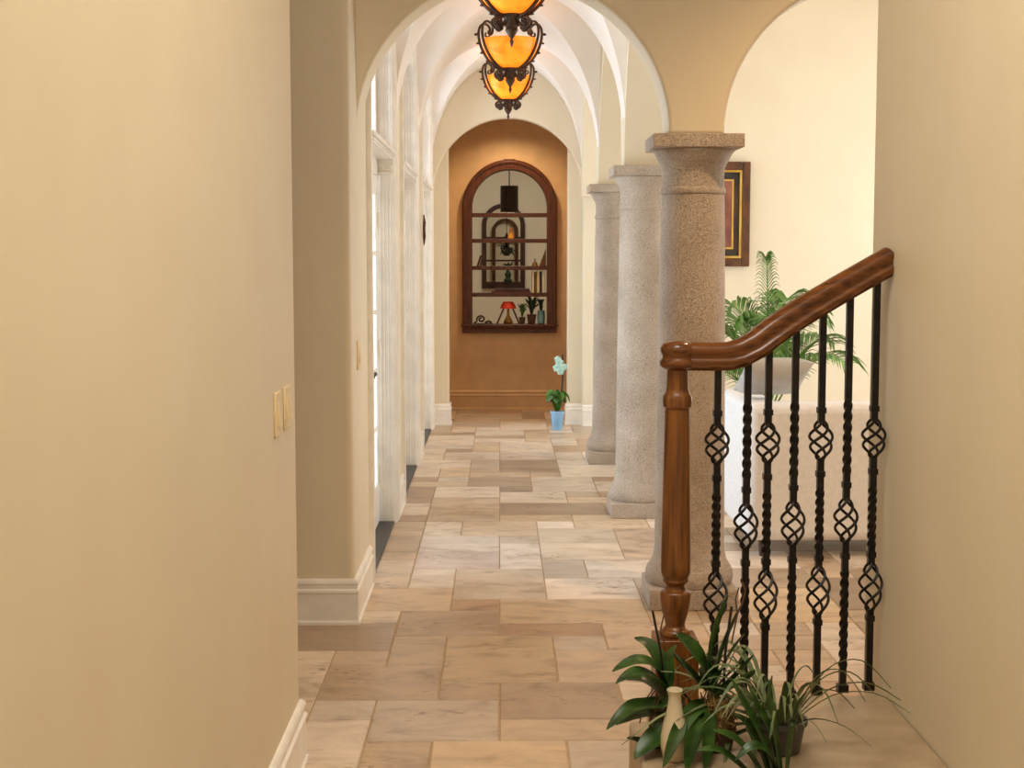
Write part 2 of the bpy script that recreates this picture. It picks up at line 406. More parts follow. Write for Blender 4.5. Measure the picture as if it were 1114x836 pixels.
# end wall with the last arch, the jambs behind it and the niche
aE = arc(XC+.02,2.16,R,R,180,0,40)
poly = [(-.95,-.02),(aE[0][0],-.02)] + aE + [(aE[-1][0],-.02),(5.6,-.02),(5.6,CH+.05),(-.95,CH+.05)]
struct(MB().prism(poly,'Y',13.6,13.72), 'wall_end_arch', M['cream'], bevel=.012, seg=3)
poly = [(-.95,-.02),(-.485,-.02),(-.485,3.08),(.63,3.08),(.63,-.02),(1.1,-.02),(1.1,3.3),(-.95,3.3)]
struct(MB().prism(poly,'Y',13.72,13.92), 'wall_niche_jambs', M['cream'], bevel=.012, seg=3)
mb = MB(); mb.box(-.95,-.75,13.92,15.1,-.02,3.3); struct(mb,'wall_niche_left',M['tan'])
mb = MB(); mb.box(.9,1.1,13.92,15.1,-.02,3.3); struct(mb,'wall_niche_right',M['tan'])
struct(MB().box(-.95,1.1,13.92,15.1,3.1,3.3), 'ceiling_niche', M['tan'])
# niche back wall with the arched opening of the display
MX, MI, MO, MSP = .095, .385, .485, 2.08
mb = MB(); mb.box(-.95,1.1,15.1,15.26,-.02,.84)
poly = [(-.95,.84),(MX-MI-.03,.84)] + arc(MX,MSP,MI+.03,MI+.03,180,0,40) + [(MX+MI+.03,.84),(1.1,.84),(1.1,3.3),(-.95,3.3)]
mb.prism(poly,'Y',15.1,15.26)
struct(mb,'wall_niche_back',M['tan'])

# room beyond the display
struct(MB().box(-2.6,2.8,15.26,22.6,-.14,-.02), 'floor_beyond', M['grout'])
struct(MB().box(-2.6,2.8,15.1,22.6,3.3,3.4), 'ceiling_beyond', M['cream'])
struct(MB().box(-2.7,-2.6,15.1,22.6,-.14,3.4), 'wall_beyond_left', M['cream'])
struct(MB().box(2.8,2.9,15.1,22.6,-.14,3.4), 'wall_beyond_right', M['cream'])
struct(MB().box(-2.6,2.8,22.6,22.7,-.14,3.4), 'wall_beyond_back', M['cream'])
struct(MB().box(-2.6,-.95,15.1,15.26,-.14,3.3), 'wall_beyond_near', M['cream'])
struct(MB().box(1.1,2.8,15.1,15.26,-.14,3.3), 'wall_beyond_near_right', M['cream'])
SX, SI, SO, SSP = .04, .225, .285, 1.985
mb = MB(); mb.box(-2.6,2.8,19.5,19.62,-.14,1.19)
poly = [(-2.6,1.19),(SX-SI-.02,1.19)] + arc(SX,SSP,SI+.02,SI+.02,180,0,30) + [(SX+SI+.02,1.19),(2.8,1.19),(2.8,3.3),(-2.6,3.3)]
mb.prism(poly,'Y',19.5,19.62); struct(mb,'wall_beyond_middle',M['cream'])

# living room shell; large unseen window on its right added for daylight
mb = MB(); mb.box(5.45,5.6,4.35,7.6,-.02,CH+.05); mb.box(5.45,5.6,12.8,13.72,-.02,CH+.05); mb.box(5.45,5.6,7.6,12.8,-.02,.4); mb.box(5.45,5.6,7.6,12.8,3.2,CH+.05)
struct(mb,'wall_right',M['living'])
mb = MB()
for y in (7.6,9.3,11.0,12.72): mb.box(5.5,5.56,y,y+.08,.4,3.2)
for z in (.4,1.8,3.12): mb.box(5.5,5.56,7.6,12.8,z,z+.08)
struct(mb,'window_4',M['white'])
struct(MB().box(-3.25,5.6,-1.65,6.6,CH,CH+.12), 'ceiling', M['vault'])
struct(MB().box(.99,5.6,6.6,13.72,CH,CH+.12), 'ceiling.001', M['vault'])
struct(MB().box(-.95,1.0,6.79,13.75,3.6,3.72), 'ceiling_hall_deck', M['cream'])
struct(MB().box(-6,-.9,7.03,15,-.1,-.03), 'ground_porch', M['porch'])

# groin vaults
def vault():
    mb = MB(); bm = mb.bm; A, Bv, RZ = .692, 1.03, 1.0
    def grid(fn, n, m):
        g = [[bm.verts.new(fn(i/n, j/m)) for j in range(m+1)] for i in range(n+1)]
        for i in range(n):
            for j in range(m):
                try: bm.faces.new((g[i][j],g[i+1][j],g[i+1][j+1],g[i][j+1]))
                except ValueError: pass
    for yc in BAYS:
        for s in (-1,1):
            grid(lambda a,b: (XC+A*cos(pi*a), yc+s*Bv*(abs(cos(pi*a))+(1-abs(cos(pi*a)))*b), VSP+RZ*sin(pi*a)), 48, 10)
            grid(lambda a,b: (XC+s*A*(abs(cos(pi*a))+(1-abs(cos(pi*a)))*b), yc+Bv*cos(pi*a), VSP+RZ*sin(pi*a)), 48, 10)
    ys = [6.79,6.8] ; strips = [(6.79,BAYS[0]-Bv),(BAYS[0]+Bv,BAYS[1]-Bv),(BAYS[1]+Bv,BAYS[2]-Bv),(BAYS[2]+Bv,13.62)]
    for y0,y1 in strips:
        if y1 > y0: grid(lambda a,b: (XC+A*cos(pi*a), y0+(y1-y0)*b, VSP+RZ*sin(pi*a)), 48, 1)
    bmesh.ops.remove_doubles(bm, verts=bm.verts, dist=1e-4)
    o = mb.build('ceiling_vault', M['vault'], smooth=14, kind='structure')
    sd = o.modifiers.new('thickness','SOLIDIFY'); sd.thickness = .03; sd.offset = 1
    return o
vault()

# ------------------------------------------------------------------ baseboards
BB = [(0,0),(.024,0),(.024,.012),(.018,.02),(.018,.135),(.022,.14),(.022,.15),(.014,.158),(.014,.175),(.018,.18),(.016,.19),(.006,.2),(0,.2)]
BBT = [(o, z*.98) for o,z in BB]
struct(MB().sweep([(XL,-1.5),(XL,4.52),(-.85,4.52)],BB), 'baseboard_left', M['white'])
struct(MB().sweep([(-3.1,6.25),(XL,6.25),(XL,6.98)],BB), 'baseboard_pier', M['white'])
for i,(y0,y1) in enumerate([(8.765,9.33),(11.1,11.635),(13.41,13.6)]):
    struct(MB().sweep([(XL,y0),(XL,y1)],BB), 'baseboard_hall_left' + ('' if i==0 else '.%03d'%i), M['white'])
struct(MB().sweep([(-.635,13.72),(-.485,13.72),(-.485,13.92)],BB), 'baseboard_end_left', M['white'])
struct(MB().sweep([(.63,13.92),(.63,13.72),(.765,13.72)],BB), 'baseboard_end_right', M['white'])
struct(MB().sweep([(.765,13.6),(5.45,13.6)],BB), 'baseboard_living', M['white'])
struct(MB().sweep([(-.75,15.1),(.9,15.1)],BB), 'baseboard_niche', M['tan'])

# ------------------------------------------------------------------ doors, transom windows, casings
def casing(yc, idx):
    mb = MB(); o = 1e-3
    def out(off): return door_outline(yc, off, .0)
    mb.ring(out(.10), out(.0), 'X', XL-.01, XL+.014)
    mb.ring(out(.10), out(.072), 'X', XL+.012, XL+.026)
    for a,b in ((.052,.062),(.034,.044),(.016,.026)):
        mb.ring(out(b), out(a), 'X', XL+.012, XL+.02)
    # jamb lining
    mb.ring(out(.004), out(-.022), 'X', -.89, XL+.006)
    mb.ring(out(-.02), out(-.036), 'X', -.80, -.765)
    h = HW-.02
    # transom bar with mouldings
    mb.box(-.80,-.63,yc-h,yc+h,2.155,TB-.004)
    mb.box(-.79,-.606,yc-h+.001,yc+h-.001,TB-.022,TB)
    mb.box(-.79,-.618,yc-h+.001,yc+h-.001,TB-.034,TB-.024)
    mb.box(-.768,-.717,yc-h+.002,yc+h-.002,DTOP,2.16)
    for s in (-1,1):
        for z0,z1,p in ((2.062,2.082,.016),(2.088,2.098,.008),(2.118,2.134,.012),(2.134,2.156,.024)):
            a = yc+s*(h+.005); b_ = yc+s*(h-p); mb.box(-.714,-.63+p*.4,min(a,b_),max(a,b_),z0,z1)
    for xa in (-.708,-.686,-.664,-.648):
        mb.ring(out(-.019), out(-.0255), 'X', xa, xa+.009)
    struct(mb, 'trim_%d' % idx, M['white'], bevel=.003, seg=2)
def door(yc, idx):
    X0, X1 = -.765, -.72
    d = thing('door_%d' % idx, (-.74, yc, 0)); d['kind'] = 'structure'
    MB().box(-.885,-.632,yc-HW+.02,yc+HW-.02,0,.014).build('threshold', M['threshold'], d, bevel=.004)
    for s in (-1,1):
        y0 = yc + (.002 if s > 0 else -HW+.04); y1 = yc + (HW-.04 if s > 0 else -.002)
        st, b0, t0 = .095, .24, .11; z0, z1 = .018, DTOP-.004
        mb = MB()
        mb.box(X0,X1,y0,y0+st,z0,z1); mb.box(X0,X1,y1-st,y1,z0,z1)
        mb.box(X0,X1,y0+st,y1-st,z0,z0+b0); mb.box(X0,X1,y0+st,y1-st,z1-t0,z1)
        zb, zt = z0+b0, z1-t0
        for q in range(1,5):
            z = zb+(zt-zb)*q/5; mb.box(X0+.006,X1+.004,y0+st,y1-st,z-.012,z+.012)
        ym = (y0+y1)/2; mb.box(X0+.006,X1+.004,ym-.012,ym+.012,zb,zt)
        lf = mb.build('leaf', M['white'], d, bevel=.004)
        MB().box(-.745,-.741,y0+st-.005,y1-st+.005,zb-.005,zt+.005).build('glass', M['glass'], lf)
        if s < 0:
            hb = MB(); yh = y1-.045
            hb.box(X1-.002,X1+.008,yh-.02,yh+.02,.86,1.02)
            hb.tube([(X1,yh,.96),(X1+.05,yh,.96)],.009,10)
            hb.tube([(X1+.048,yh+.008,.96),(X1+.052,yh-.04,.965),(X1+.05,yh-.085,.958),(X1+.046,yh-.11,.948)],[.011,.01,.009,.008],10)
            hb.build('handle', M['black'], lf)
        yj = y1 if s > 0 else y0
        for z in (.3,1.05,1.8): MB().tube([(X1+.006,yj,z-.05),(X1+.006,yj,z+.05)],.007,8).build('hinge', M['white'], lf)
    # transom window above
    w = thing('window_%d' % idx, (-.74, yc, TB)); w['kind'] = 'structure'
    o = door_outline(yc, -.03, TB); i_ = [(y if abs(y-yc)<HW-.031 else y, z) for y,z in door_outline(yc, -.085, TB+.06)]
    mb = MB(); mb.ring(o, i_, 'X', X0, X1); mb.box(X0,X1,yc-HW+.03,yc+HW-.03,TB,TB+.06)
    for q in (-.36,-.12,.12,.36):
        mb.box(X0+.006,X1+.004,yc+q-.012,yc+q+.012,TB+.05,2.76+.27*sqrt(max(0,1-(q/.7)**2)))
    fr = mb.build('window_frame', M['white'], w, bevel=.003)
    MB().prism(door_outline(yc,-.06,TB+.03),'X',-.745,-.741).build('pane', M['glass'], w)
for i,yc in enumerate(DOORS): casing(yc, i+1); door(yc, i+1)

# ------------------------------------------------------------------ stone columns
def column(yc, label):
    xc = .872
    t = thing('stone_column', (xc, yc, 0), label, 'column', 'stone columns along the hall')
    MB().box(xc-.2,xc+.2,yc-.2,yc+.2,0,.092).build('plinth', M['stone'], t, bevel=.006)
    MB().lathe([(.19,.092),(.199,.105),(.203,.125),(.2,.15),(.193,.168),(.186,.172),(.184,.18),(.172,.2),(.165,.225),(.16,.26)],(xc,yc,0),48).build('base', M['stone'], t)
    prof = [(.16,.26),(.158,.5),(.155,.9),(.151,1.3),(.146,1.65),(.142,1.868)]
    MB().lathe(prof,(xc,yc,0),48).build('shaft', M['stone'], t)
    mb = MB().lathe([(.142,1.868),(.146,1.874),(.148,1.885),(.146,1.896),(.141,1.902),(.139,1.95),(.143,1.99),(.155,2.015),(.16,2.018),(.162,2.028),(.174,2.05),(.188,2.066),(.19,2.07)],(xc,yc,0),48)
    mb.box(xc-.2,xc+.2,yc-.2,yc+.2,2.07,2.13)
    mb.build('capital', M['stone'], t, bevel=.005)
column(PIERS[0], 'nearest stone column, standing right behind the oak newel post')
column(PIERS[1], 'middle stone column of the hall arcade')
column(PIERS[2], 'farthest stone column, nearest the end arch and the blue pot')

# ------------------------------------------------------------------ pendant lanterns
def lantern():
    c = (0,0,0)
    t = thing('pendant_lantern', (0,0,0))
    # heights measured from the rim of the bowl (z = 0)
    prof = [(.028,-.196)]+[(.192*sin(radians(a)), -.196*cos(radians(a))) for a in range(14,91,6)]
    outer = [(r, z) for r,z in prof] ; inner = [(max(.02,r-.008), z+.006) for r,z in prof][::-1]
    MB().lathe(outer+[(.192,.0)]+inner, c, 40, cap=False).build('glass_bowl', M['bowl'], t)
    mb = MB().lathe([(.004,-.36),(.012,-.335),(.006,-.32),(.02,-.3),(.034,-.275),(.03,-.262),(.04,-.25),(.042,-.215),(.05,-.205),(.05,-.192),(.02,-.186)],c,16)
    mb.build('finial', M['bronze'], t)
    for k in range(4):
        an = radians((9,-30,171,210)[k]); ca, sa = cos(an), sin(an)
        def P(r,z): return (r*ca, r*sa, z)
        mb = MB()
        pts = [(.03,-.2),(.07,-.198),(.12,-.165),(.165,-.115),(.2,-.05),(.218,.02),(.216,.07),(.2,.1),(.172,.108),(.148,.09),(.138,.06),(.142,.03),(.16,.02),(.172,.034),(.165,.05)]
        f = []
        for i in range(len(pts)-1):
            p0=pts[max(0,i-1)];p1=pts[i];p2=pts[i+1];p3=pts[min(len(pts)-1,i+2)]
            for q in range(4):
                u=q/4; f.append(tuple(.5*(2*p1[j]+(p2[j]-p0[j])*u+(2*p0[j]-5*p1[j]+4*p2[j]-p3[j])*u*u+(3*p1[j]-p0[j]-3*p2[j]+p3[j])*u**3) for j in (0,1)))
        f.append(pts[-1])
        mb.tube([P(*q) for q in f],[.0112*(1-.4*i/len(f)) for i in range(len(f))],8)
        # leaf buds on the outer side
        for r,z,s in () if k in (1,3) else ((.105,-.185,.012),(.155,-.14,.012),(.195,-.085,.012),(.222,-.02,.011),(.236,.04,.012)):
            mb.ball(P(r,z),s,(1,1,.8),seg=8)
            mb.tube([P(r-.004,z),P(r+.014,z-.003)],[.007,.004],6)
        arm = mb.build('scroll_arm', M['bronze'], t)
        ms = MB(); sp = []
        for i in range(25):
            a = radians(200+i*22); rr = .034*(1-i/30); sp.append(P(.08+rr*cos(a), -.232+rr*sin(a)))
        ms.tube([P(.035,-.225)]+sp, .008, 7)
        sp = []
        for i in range(20):
            a = radians(120-i*22); rr = .022*(1-i/26); sp.append(P(.066+rr*cos(a), -.262+rr*sin(a)))
        ms.tube([P(.03,-.25)]+sp, .006, 7)
        ms.build('lower_scroll', M['bronze'], arm)
    MB().lathe([(.008,-.19),(.008,.1),(.014,.11),(.014,.13),(.007,.14),(.007,.27)],c,12).build('stem', M['bronze'], t)
    MB().lathe([(.012,.245),(.06,.25),(.07,.262),(.066,.285)],c,24).build('ceiling_canopy', M['bronze'], t)
    for k in (0,1): MB().ball((.085*(1-2*k),.02*(1-2*k),-.03),.022,(1,1,1.3)).build('bulb', M['bulb'], t)
    return t
m,nt,b,out = new_mat('lamp bulb'); b.inputs['Emission Color'].default_value=(1,.75,.4,1); b.inputs['Emission Strength'].default_value=6; M['bulb']=m
L0 = lantern()
LAB = ['nearest amber bowl lantern, cut by the top edge of the picture','middle amber bowl lantern of the three hanging in the hall','farthest and smallest amber bowl lantern, hanging before the end arch']
for i,yc in enumerate(BAYS):
    o = L0 if i == 0 else copy_tree(L0)
    o.location = ((.06,.068,.066)[i], yc, (3.05,3.06,3.09)[i])
    tag(o, LAB[i], 'lantern', 'amber bowl lanterns')

# ------------------------------------------------------------------ stair landing, railing
LZ = .35
struct(MB().prism([(.345,1.6),(1.1,1.6),(1.1,4.07),(.415,4.07),(.415,3.84),(.345,3.84)],'Z',0,LZ), 'stair_landing', M['tread'], bevel=.012, seg=3)
rail = thing('stair_railing', (.48,4.0,LZ), 'oak stair railing with dark twisted iron balusters and turned newel', 'railing')
npx, npy = .486, 4.0
prof = [(.041,.541),(.043,.55),(.041,.558),(.034,.562),(.027,.570),(.029,.585),(.037,.61),(.042,.64),(.043,.66),(.041,.667),(.030,.672),(.026,.68),(.026,.688),(.034,.692),(.036,.698),(.034,.704),(.041,.72),(.0415,.74)]
prof += [(.0415-.0075*i/8, .74+.43*i/8) for i in range(1,9)]
prof += [(.033,1.178),(.039,1.184),(.0405,1.2),(.039,1.214),(.034,1.22),(.03,1.235),(.029,1.26),(.029,1.29)]
nb = MB().lathe(prof,(npx,npy,0),40)
nb.box(npx-.06,npx+.06,npy-.06,npy+.06,LZ,.541)
nb.build('newel_post', M['oak'], rail, bevel=.003)
# handrail: rounded cap over the newel, then a profile that runs right and rises
hp = [(-.02,-.038),(-.026,-.03),(-.034,-.026),(-.036,-.014),(-.028,-.008),(-.026,.0),(-.034,.012),(-.034,.024),(-.024,.034),(-.010,.039),(.010,.039),(.024,.034),(.034,.024),(.034,.012),(.026,0),(.028,-.008),(.036,-.014),(.034,-.026),(.026,-.03),(.02,-.038)]
path = [(.486,4.0,1.322),(.53,4.0,1.322),(.58,4.0,1.321),(.625,4.002,1.322),(.66,4.005,1.331),(.70,4.012,1.352),(.74,4.022,1.382),(.79,4.04,1.415),(.85,4.06,1.45),(.95,4.09,1.505),(1.1,4.13,1.585)]
hb = MB(); rows = []
for i,p in enumerate(path):
    a = Vector(path[max(0,i-1)]); c = Vector(path[min(len(path)-1,i+1)]); d = (c-a).normalized()
    s = Vector((d.y,-d.x,0)).normalized(); u = s.cross(d)
    rows.append([hb.bm.verts.new(Vector(p)+s*x+u*z) for x,z in hp])
for i in range(len(rows)-1):
    for j in range(len(hp)): hb.bm.faces.new((rows[i][j],rows[i+1][j],rows[i+1][(j+1)%len(hp)],rows[i][(j+1)%len(hp)]))
hb.bm.faces.new(rows[0]); hb.bm.faces.new(rows[-1][::-1])
hb.lathe([(.03,-.038),(.044,-.03),(.049,-.026),(.05,-.014),(.043,-.006),(.042,.002),(.048,.012),(.048,.024),(.04,.036),(.022,.042),(.004,.043)],(.486,4.0,1.322),32)
hb.build('handrail', M['oakrail'], rail, smooth=50)

def bar(mb, x, y, z0, z1, tw, w=.0092):
    n = max(2, int((z1-z0)/.006)) if tw else 1
    rows = []
    for i in range(n+1):
        z = z0+(z1-z0)*i/n; a = pi/4+tw*i/n
        rows.append([mb.bm.verts.new((x+w*1.41*cos(a+k*pi/2), y+w*1.41*sin(a+k*pi/2), z)) for k in range(4)])
    for i in range(n):
        for k in range(4): mb.bm.faces.new((rows[i][k],rows[i][(k+1)%4],rows[i+1][(k+1)%4],rows[i+1][k]))
    mb.bm.faces.new(rows[0][::-1]); mb.bm.faces.new(rows[-1])
def baluster(x, y, ztop, two):
    def collar(mb, z): mb.box(x-.012,x+.012,y-.012,y+.012,z-.008,z+.008)
    low, up = MB(), MB()
    if two:
        bar(low,x,y,LZ,.585,0); collar(low,.56)
        mid = MB(); bar(mid,x,y,.715,.77,0); bar(mid,x,y,.765,.945,11); bar(mid,x,y,.94,1.03,0); collar(mid,.745); collar(mid,.985)
        bar(up,x,y,1.13,ztop,0); collar(up,1.165)
        bk = [(.58,.72),(1.025,1.135)]; bars = [mid, up]
    else:
        bar(low,x,y,LZ,.425,0); bar(low,x,y,.42,.70,15); bar(low,x,y,.695,.79,0); collar(low,.745)
        bar(up,x,y,.905,.985,0); bar(up,x,y,.98,1.195,11); bar(up,x,y,1.19,ztop,0); collar(up,.95)
        bk = [(.785,.91)]; bars = [up]
    low.box(x-.015,x+.015,y-.015,y+.015,LZ,LZ+.022)
    b = low.build('baluster', M['black'], rail, smooth=25)
    for q in bars: q.build('upper_bar', M['black'], b, smooth=25)
    for z0,z1 in bk:
        kb = MB()
        for k in range(4):
            pts = []
            for i in range(21):
                u = i/20; a = k*pi/2+u*pi*1.5; r = .006+.027*sin(pi*u)**.8
                pts.append((x+r*cos(a), y+r*sin(a), z0+(z1-z0)*u))
            kb.tube(pts,.0042,6)
        kb.build('basket', M['black'], b)
def rail_at(x):
    for i in range(len(path)-1):
        a,b_ = path[i],path[i+1]
        if a[0] <= x <= b_[0]:
            f=(x-a[0])/(b_[0]-a[0]); return a[1]+(b_[1]-a[1])*f, a[2]+(b_[2]-a[2])*f
for i,x in enumerate((.597,.681,.741,.82,.90,.98,1.06)):
    y,z = rail_at(x); baluster(x,y,z-.03,i%2==0)

# ------------------------------------------------------------------ plants on the landing
def strap(t): return min(1,.5+2.2*t)*(1-max(0,(t-.45)/.55)**2.4)+.03
def add_leaves(root, lst, m, tilt=.35, name='leaf', shape=strap):
    for i,(pts,w) in enumerate(lst):
        MB().leaf(pts,w*1.3,tilt=tilt,shape=shape).build(name, m, root, smooth=60)
ORCHID_A = [
 ( [(0.424, 3.62, 0.508), (0.405, 3.637, 0.565), (0.378, 3.653, 0.606), (0.342, 3.67, 0.623)] , 0.034 ),
 ( [(0.422, 3.62, 0.504), (0.387, 3.603, 0.565), (0.339, 3.587, 0.584), (0.278, 3.57, 0.564)] , 0.034 ),
 ( [(0.422, 3.62, 0.499), (0.386, 3.587, 0.542), (0.336, 3.553, 0.566), (0.283, 3.52, 0.548)] , 0.03 ),
 ( [(0.424, 3.62, 0.489), (0.395, 3.627, 0.506), (0.358, 3.633, 0.526), (0.321, 3.64, 0.522)] , 0.036 ),
 ( [(0.427, 3.62, 0.468), (0.377, 3.587, 0.471), (0.323, 3.553, 0.473), (0.261, 3.52, 0.432)] , 0.036 ),
 ( [(0.429, 3.62, 0.451), (0.379, 3.607, 0.446), (0.336, 3.593, 0.441), (0.289, 3.58, 0.424)] , 0.03 ),
 ( [(0.432, 3.62, 0.444), (0.41, 3.587, 0.407), (0.374, 3.553, 0.388), (0.33, 3.52, 0.357)] , 0.045 ),
 ( [(0.432, 3.62, 0.42), (0.389, 3.603, 0.361), (0.352, 3.587, 0.377), (0.316, 3.57, 0.394)] , 0.025 ),
 ( [(0.424, 3.62, 0.504), (0.429, 3.645, 0.568), (0.45, 3.67, 0.604)] , 0.03 ),
]
ORCHID_B = [
 ( [(0.526, 3.6, 0.509), (0.531, 3.61, 0.589), (0.55, 3.62, 0.669), (0.574, 3.63, 0.742)] , 0.042 ),
 ( [(0.535, 3.6, 0.509), (0.556, 3.62, 0.586), (0.584, 3.64, 0.652), (0.614, 3.66, 0.711)] , 0.036 ),
 ( [(0.536, 3.6, 0.505), (0.57, 3.62, 0.575), (0.601, 3.64, 0.616), (0.623, 3.66, 0.635)] , 0.022 ),
 ( [(0.538, 3.6, 0.505), (0.577, 3.633, 0.535), (0.613, 3.667, 0.556), (0.635, 3.7, 0.591)] , 0.02 ),
 ( [(0.538, 3.6, 0.498), (0.579, 3.6, 0.528), (0.609, 3.6, 0.561), (0.636, 3.6, 0.597)] , 0.02 ),
 ( [(0.536, 3.6, 0.486), (0.579, 3.583, 0.519), (0.613, 3.567, 0.547), (0.632, 3.55, 0.573)] , 0.02 ),
 ( [(0.526, 3.6, 0.498), (0.5, 3.583, 0.58), (0.465, 3.567, 0.627), (0.433, 3.55, 0.664)] , 0.05 ),
 ( [(0.522, 3.6, 0.474), (0.473, 3.547, 0.467), (0.429, 3.493, 0.427), (0.392, 3.44, 0.363)] , 0.03 ),
 ( [(0.522, 3.6, 0.462), (0.485, 3.543, 0.445), (0.462, 3.487, 0.406), (0.446, 3.43, 0.357)] , 0.035 ),
 ( [(0.517, 3.6, 0.505), (0.476, 3.573, 0.553), (0.445, 3.547, 0.591), (0.425, 3.52, 0.622)] , 0.03 ),
 ( [(0.527, 3.6, 0.474), (0.515, 3.547, 0.432), (0.503, 3.493, 0.392), (0.492, 3.44, 0.358)] , 0.03 ),
]
GRASS = [
 ( [(0.628, 3.7, 0.357), (0.525, 3.617, 0.438), (0.417, 3.533, 0.472), (0.292, 3.45, 0.416)] , 0.009 ),
 ( [(0.637, 3.7, 0.393), (0.519, 3.667, 0.501), (0.456, 3.633, 0.54), (0.387, 3.6, 0.555)] , 0.008 ),
 ( [(0.642, 3.7, 0.393), (0.534, 3.683, 0.496), (0.479, 3.667, 0.525), (0.416, 3.65, 0.55)] , 0.008 ),
 ( [(0.695, 3.7, 0.357), (0.669, 3.693, 0.444), (0.633, 3.687, 0.519), (0.596, 3.68, 0.572)] , 0.018 ),
 ( [(0.695, 3.7, 0.344), (0.679, 3.667, 0.428), (0.653, 3.633, 0.499), (0.625, 3.6, 0.538)] , 0.014 ),
 ( [(0.645, 3.7, 0.369), (0.574, 3.633, 0.451), (0.506, 3.567, 0.477), (0.429, 3.5, 0.459)] , 0.009 ),
 ( [(0.638, 3.7, 0.357), (0.572, 3.617, 0.409), (0.513, 3.533, 0.413), (0.453, 3.45, 0.373)] , 0.01 ),
 ( [(0.645, 3.7, 0.345), (0.597, 3.627, 0.382), (0.563, 3.553, 0.371), (0.543, 3.48, 0.327)] , 0.012 ),
 ( [(0.657, 3.7, 0.357), (0.63, 3.617, 0.409), (0.628, 3.533, 0.389), (0.619, 3.45, 0.338)] , 0.014 ),
 ( [(0.652, 3.7, 0.357), (0.616, 3.66, 0.431), (0.586, 3.62, 0.451), (0.547, 3.58, 0.445)] , 0.01 ),
 ( [(0.7, 3.7, 0.332), (0.709, 3.7, 0.406), (0.698, 3.7, 0.467), (0.678, 3.7, 0.515)] , 0.014 ),
]
BROAD = [
 ( [(0.677, 3.45, 0.315), (0.628, 3.45, 0.441), (0.585, 3.45, 0.521), (0.555, 3.45, 0.582)] , 0.022 ),
 ( [(0.686, 3.45, 0.315), (0.653, 3.45, 0.441), (0.62, 3.45, 0.509), (0.597, 3.45, 0.566)] , 0.02 ),
 ( [(0.648, 3.45, 0.315), (0.6, 3.437, 0.395), (0.557, 3.423, 0.443), (0.506, 3.41, 0.468)] , 0.022 ),
 ( [(0.626, 3.45, 0.315), (0.573, 3.433, 0.374), (0.519, 3.417, 0.416), (0.466, 3.4, 0.42)] , 0.018 ),
 ( [(0.659, 3.45, 0.315), (0.623, 3.457, 0.427), (0.601, 3.463, 0.464), (0.566, 3.47, 0.489)] , 0.02 ),
 ( [(0.681, 3.45, 0.326), (0.662, 3.45, 0.441), (0.651, 3.45, 0.52), (0.655, 3.45, 0.588)] , 0.022 ),
 ( [(0.681, 3.45, 0.326), (0.646, 3.437, 0.4), (0.604, 3.423, 0.423), (0.562, 3.41, 0.391)] , 0.02 ),
 ( [(0.695, 3.45, 0.326), (0.706, 3.45, 0.44), (0.718, 3.45, 0.509), (0.74, 3.45, 0.55)] , 0.02 ),
]
t = thing('potted_orchid', (.42,3.62,LZ), 'orchid with broad dark leaves arching left, in a small brown pot below the newel', 'plant')
MB().lathe([(.03,0),(.034,.004),(.046,.1),(.05,.103),(.05,.112),(.043,.112),(.040,.095)],(.42,3.64,LZ),28).build('pot', M['terra'], t)
add_leaves(t, ORCHID_A, M['leaf'])
MB().lathe([(.02,.06),(.032,.098),(.028,.13),(.012,.155)],(.424,3.63,LZ),14).build('crown', M['leaf'], t)
mb = MB().tube([(.424,3.62,.45),(.404,3.62,.6),(.383,3.62,.705)],[.003,.003,.0032],8); mb.build('stake', M['stick'], t)
for k in range(9):
    a = random.uniform(0,2*pi); x0,y0 = .424,3.62; mb = MB()
    mb.tube([(x0,y0,.47),(x0+.03*cos(a),y0+.03*sin(a),.5+.02*random.random()),(x0+.06*cos(a),y0+.05*sin(a),.47),(x0+.075*cos(a),y0+.06*sin(a),.42)],.0018,5); mb.build('air_root', M['root'], t)
mb = MB(); mb.tube([(.42,3.63,.6),(.405,3.63,.655),(.412,3.63,.69),(.425,3.63,.68),(.428,3.63,.66)],.0022,5)
mb.build('air_root', M['root'], t)

t = thing('bottle_vase', (.430,3.53,LZ), 'slender cream glazed vase with a flared lip among the orchid leaves', 'vase')
MB().lathe([(.022,0),(.028,.006),(.034,.035),(.034,.06),(.028,.095),(.02,.125),(.016,.15),(.0155,.165),(.018,.174),(.02,.178),(.0185,.181),(.016,.178),(.012,.165)],(.430,3.53,LZ),32).build('vase_body', M['vase'], t)

t = thing('potted_orchid', (.545,3.6,LZ), 'tall orchid with upright broad leaves and straw moss roots, before the iron balusters', 'plant')
MB().lathe([(.03,0),(.036,.005),(.044,.05),(.046,.053),(.04,.053),(.036,.045)],(.55,3.61,LZ),28).build('pot', M['terra'], t)
mb = MB()
for k in range(120):
    a = random.uniform(0,2*pi); z = random.uniform(.385,.48); r = .03+.014*random.random()
    b_ = a+random.uniform(-1,1)
    mb.tube([(.55+r*cos(a),3.61+r*sin(a),z),(.55+(r+.008)*cos((a+b_)/2),3.61+(r+.008)*sin((a+b_)/2),z+random.uniform(-.02,.03)),(.55+r*cos(b_),3.61+r*sin(b_),z+random.uniform(-.03,.03))],.0016,4)
mb.lathe([(.026,.04),(.034,.06),(.034,.1),(.022,.128),(.006,.135)],(.55,3.61,LZ),16)
mb.build('moss', M['moss'], t)
add_leaves(t, ORCHID_B, M['leaf'], tilt=.75)
MB().tube([(.56,3.6,.46),(.566,3.61,.6),(.582,3.62,.716)],.0035,8).build('stake', M['stick'], t)
mb = MB().tube([(.585,3.63,.62),(.6,3.64,.69),(.612,3.64,.72),(.62,3.64,.75),(.612,3.64,.775)],.0022,5)
mb.tube([(.6,3.64,.69),(.595,3.64,.73),(.603,3.64,.76)],.002,5); mb.build('air_root', M['root'], t)

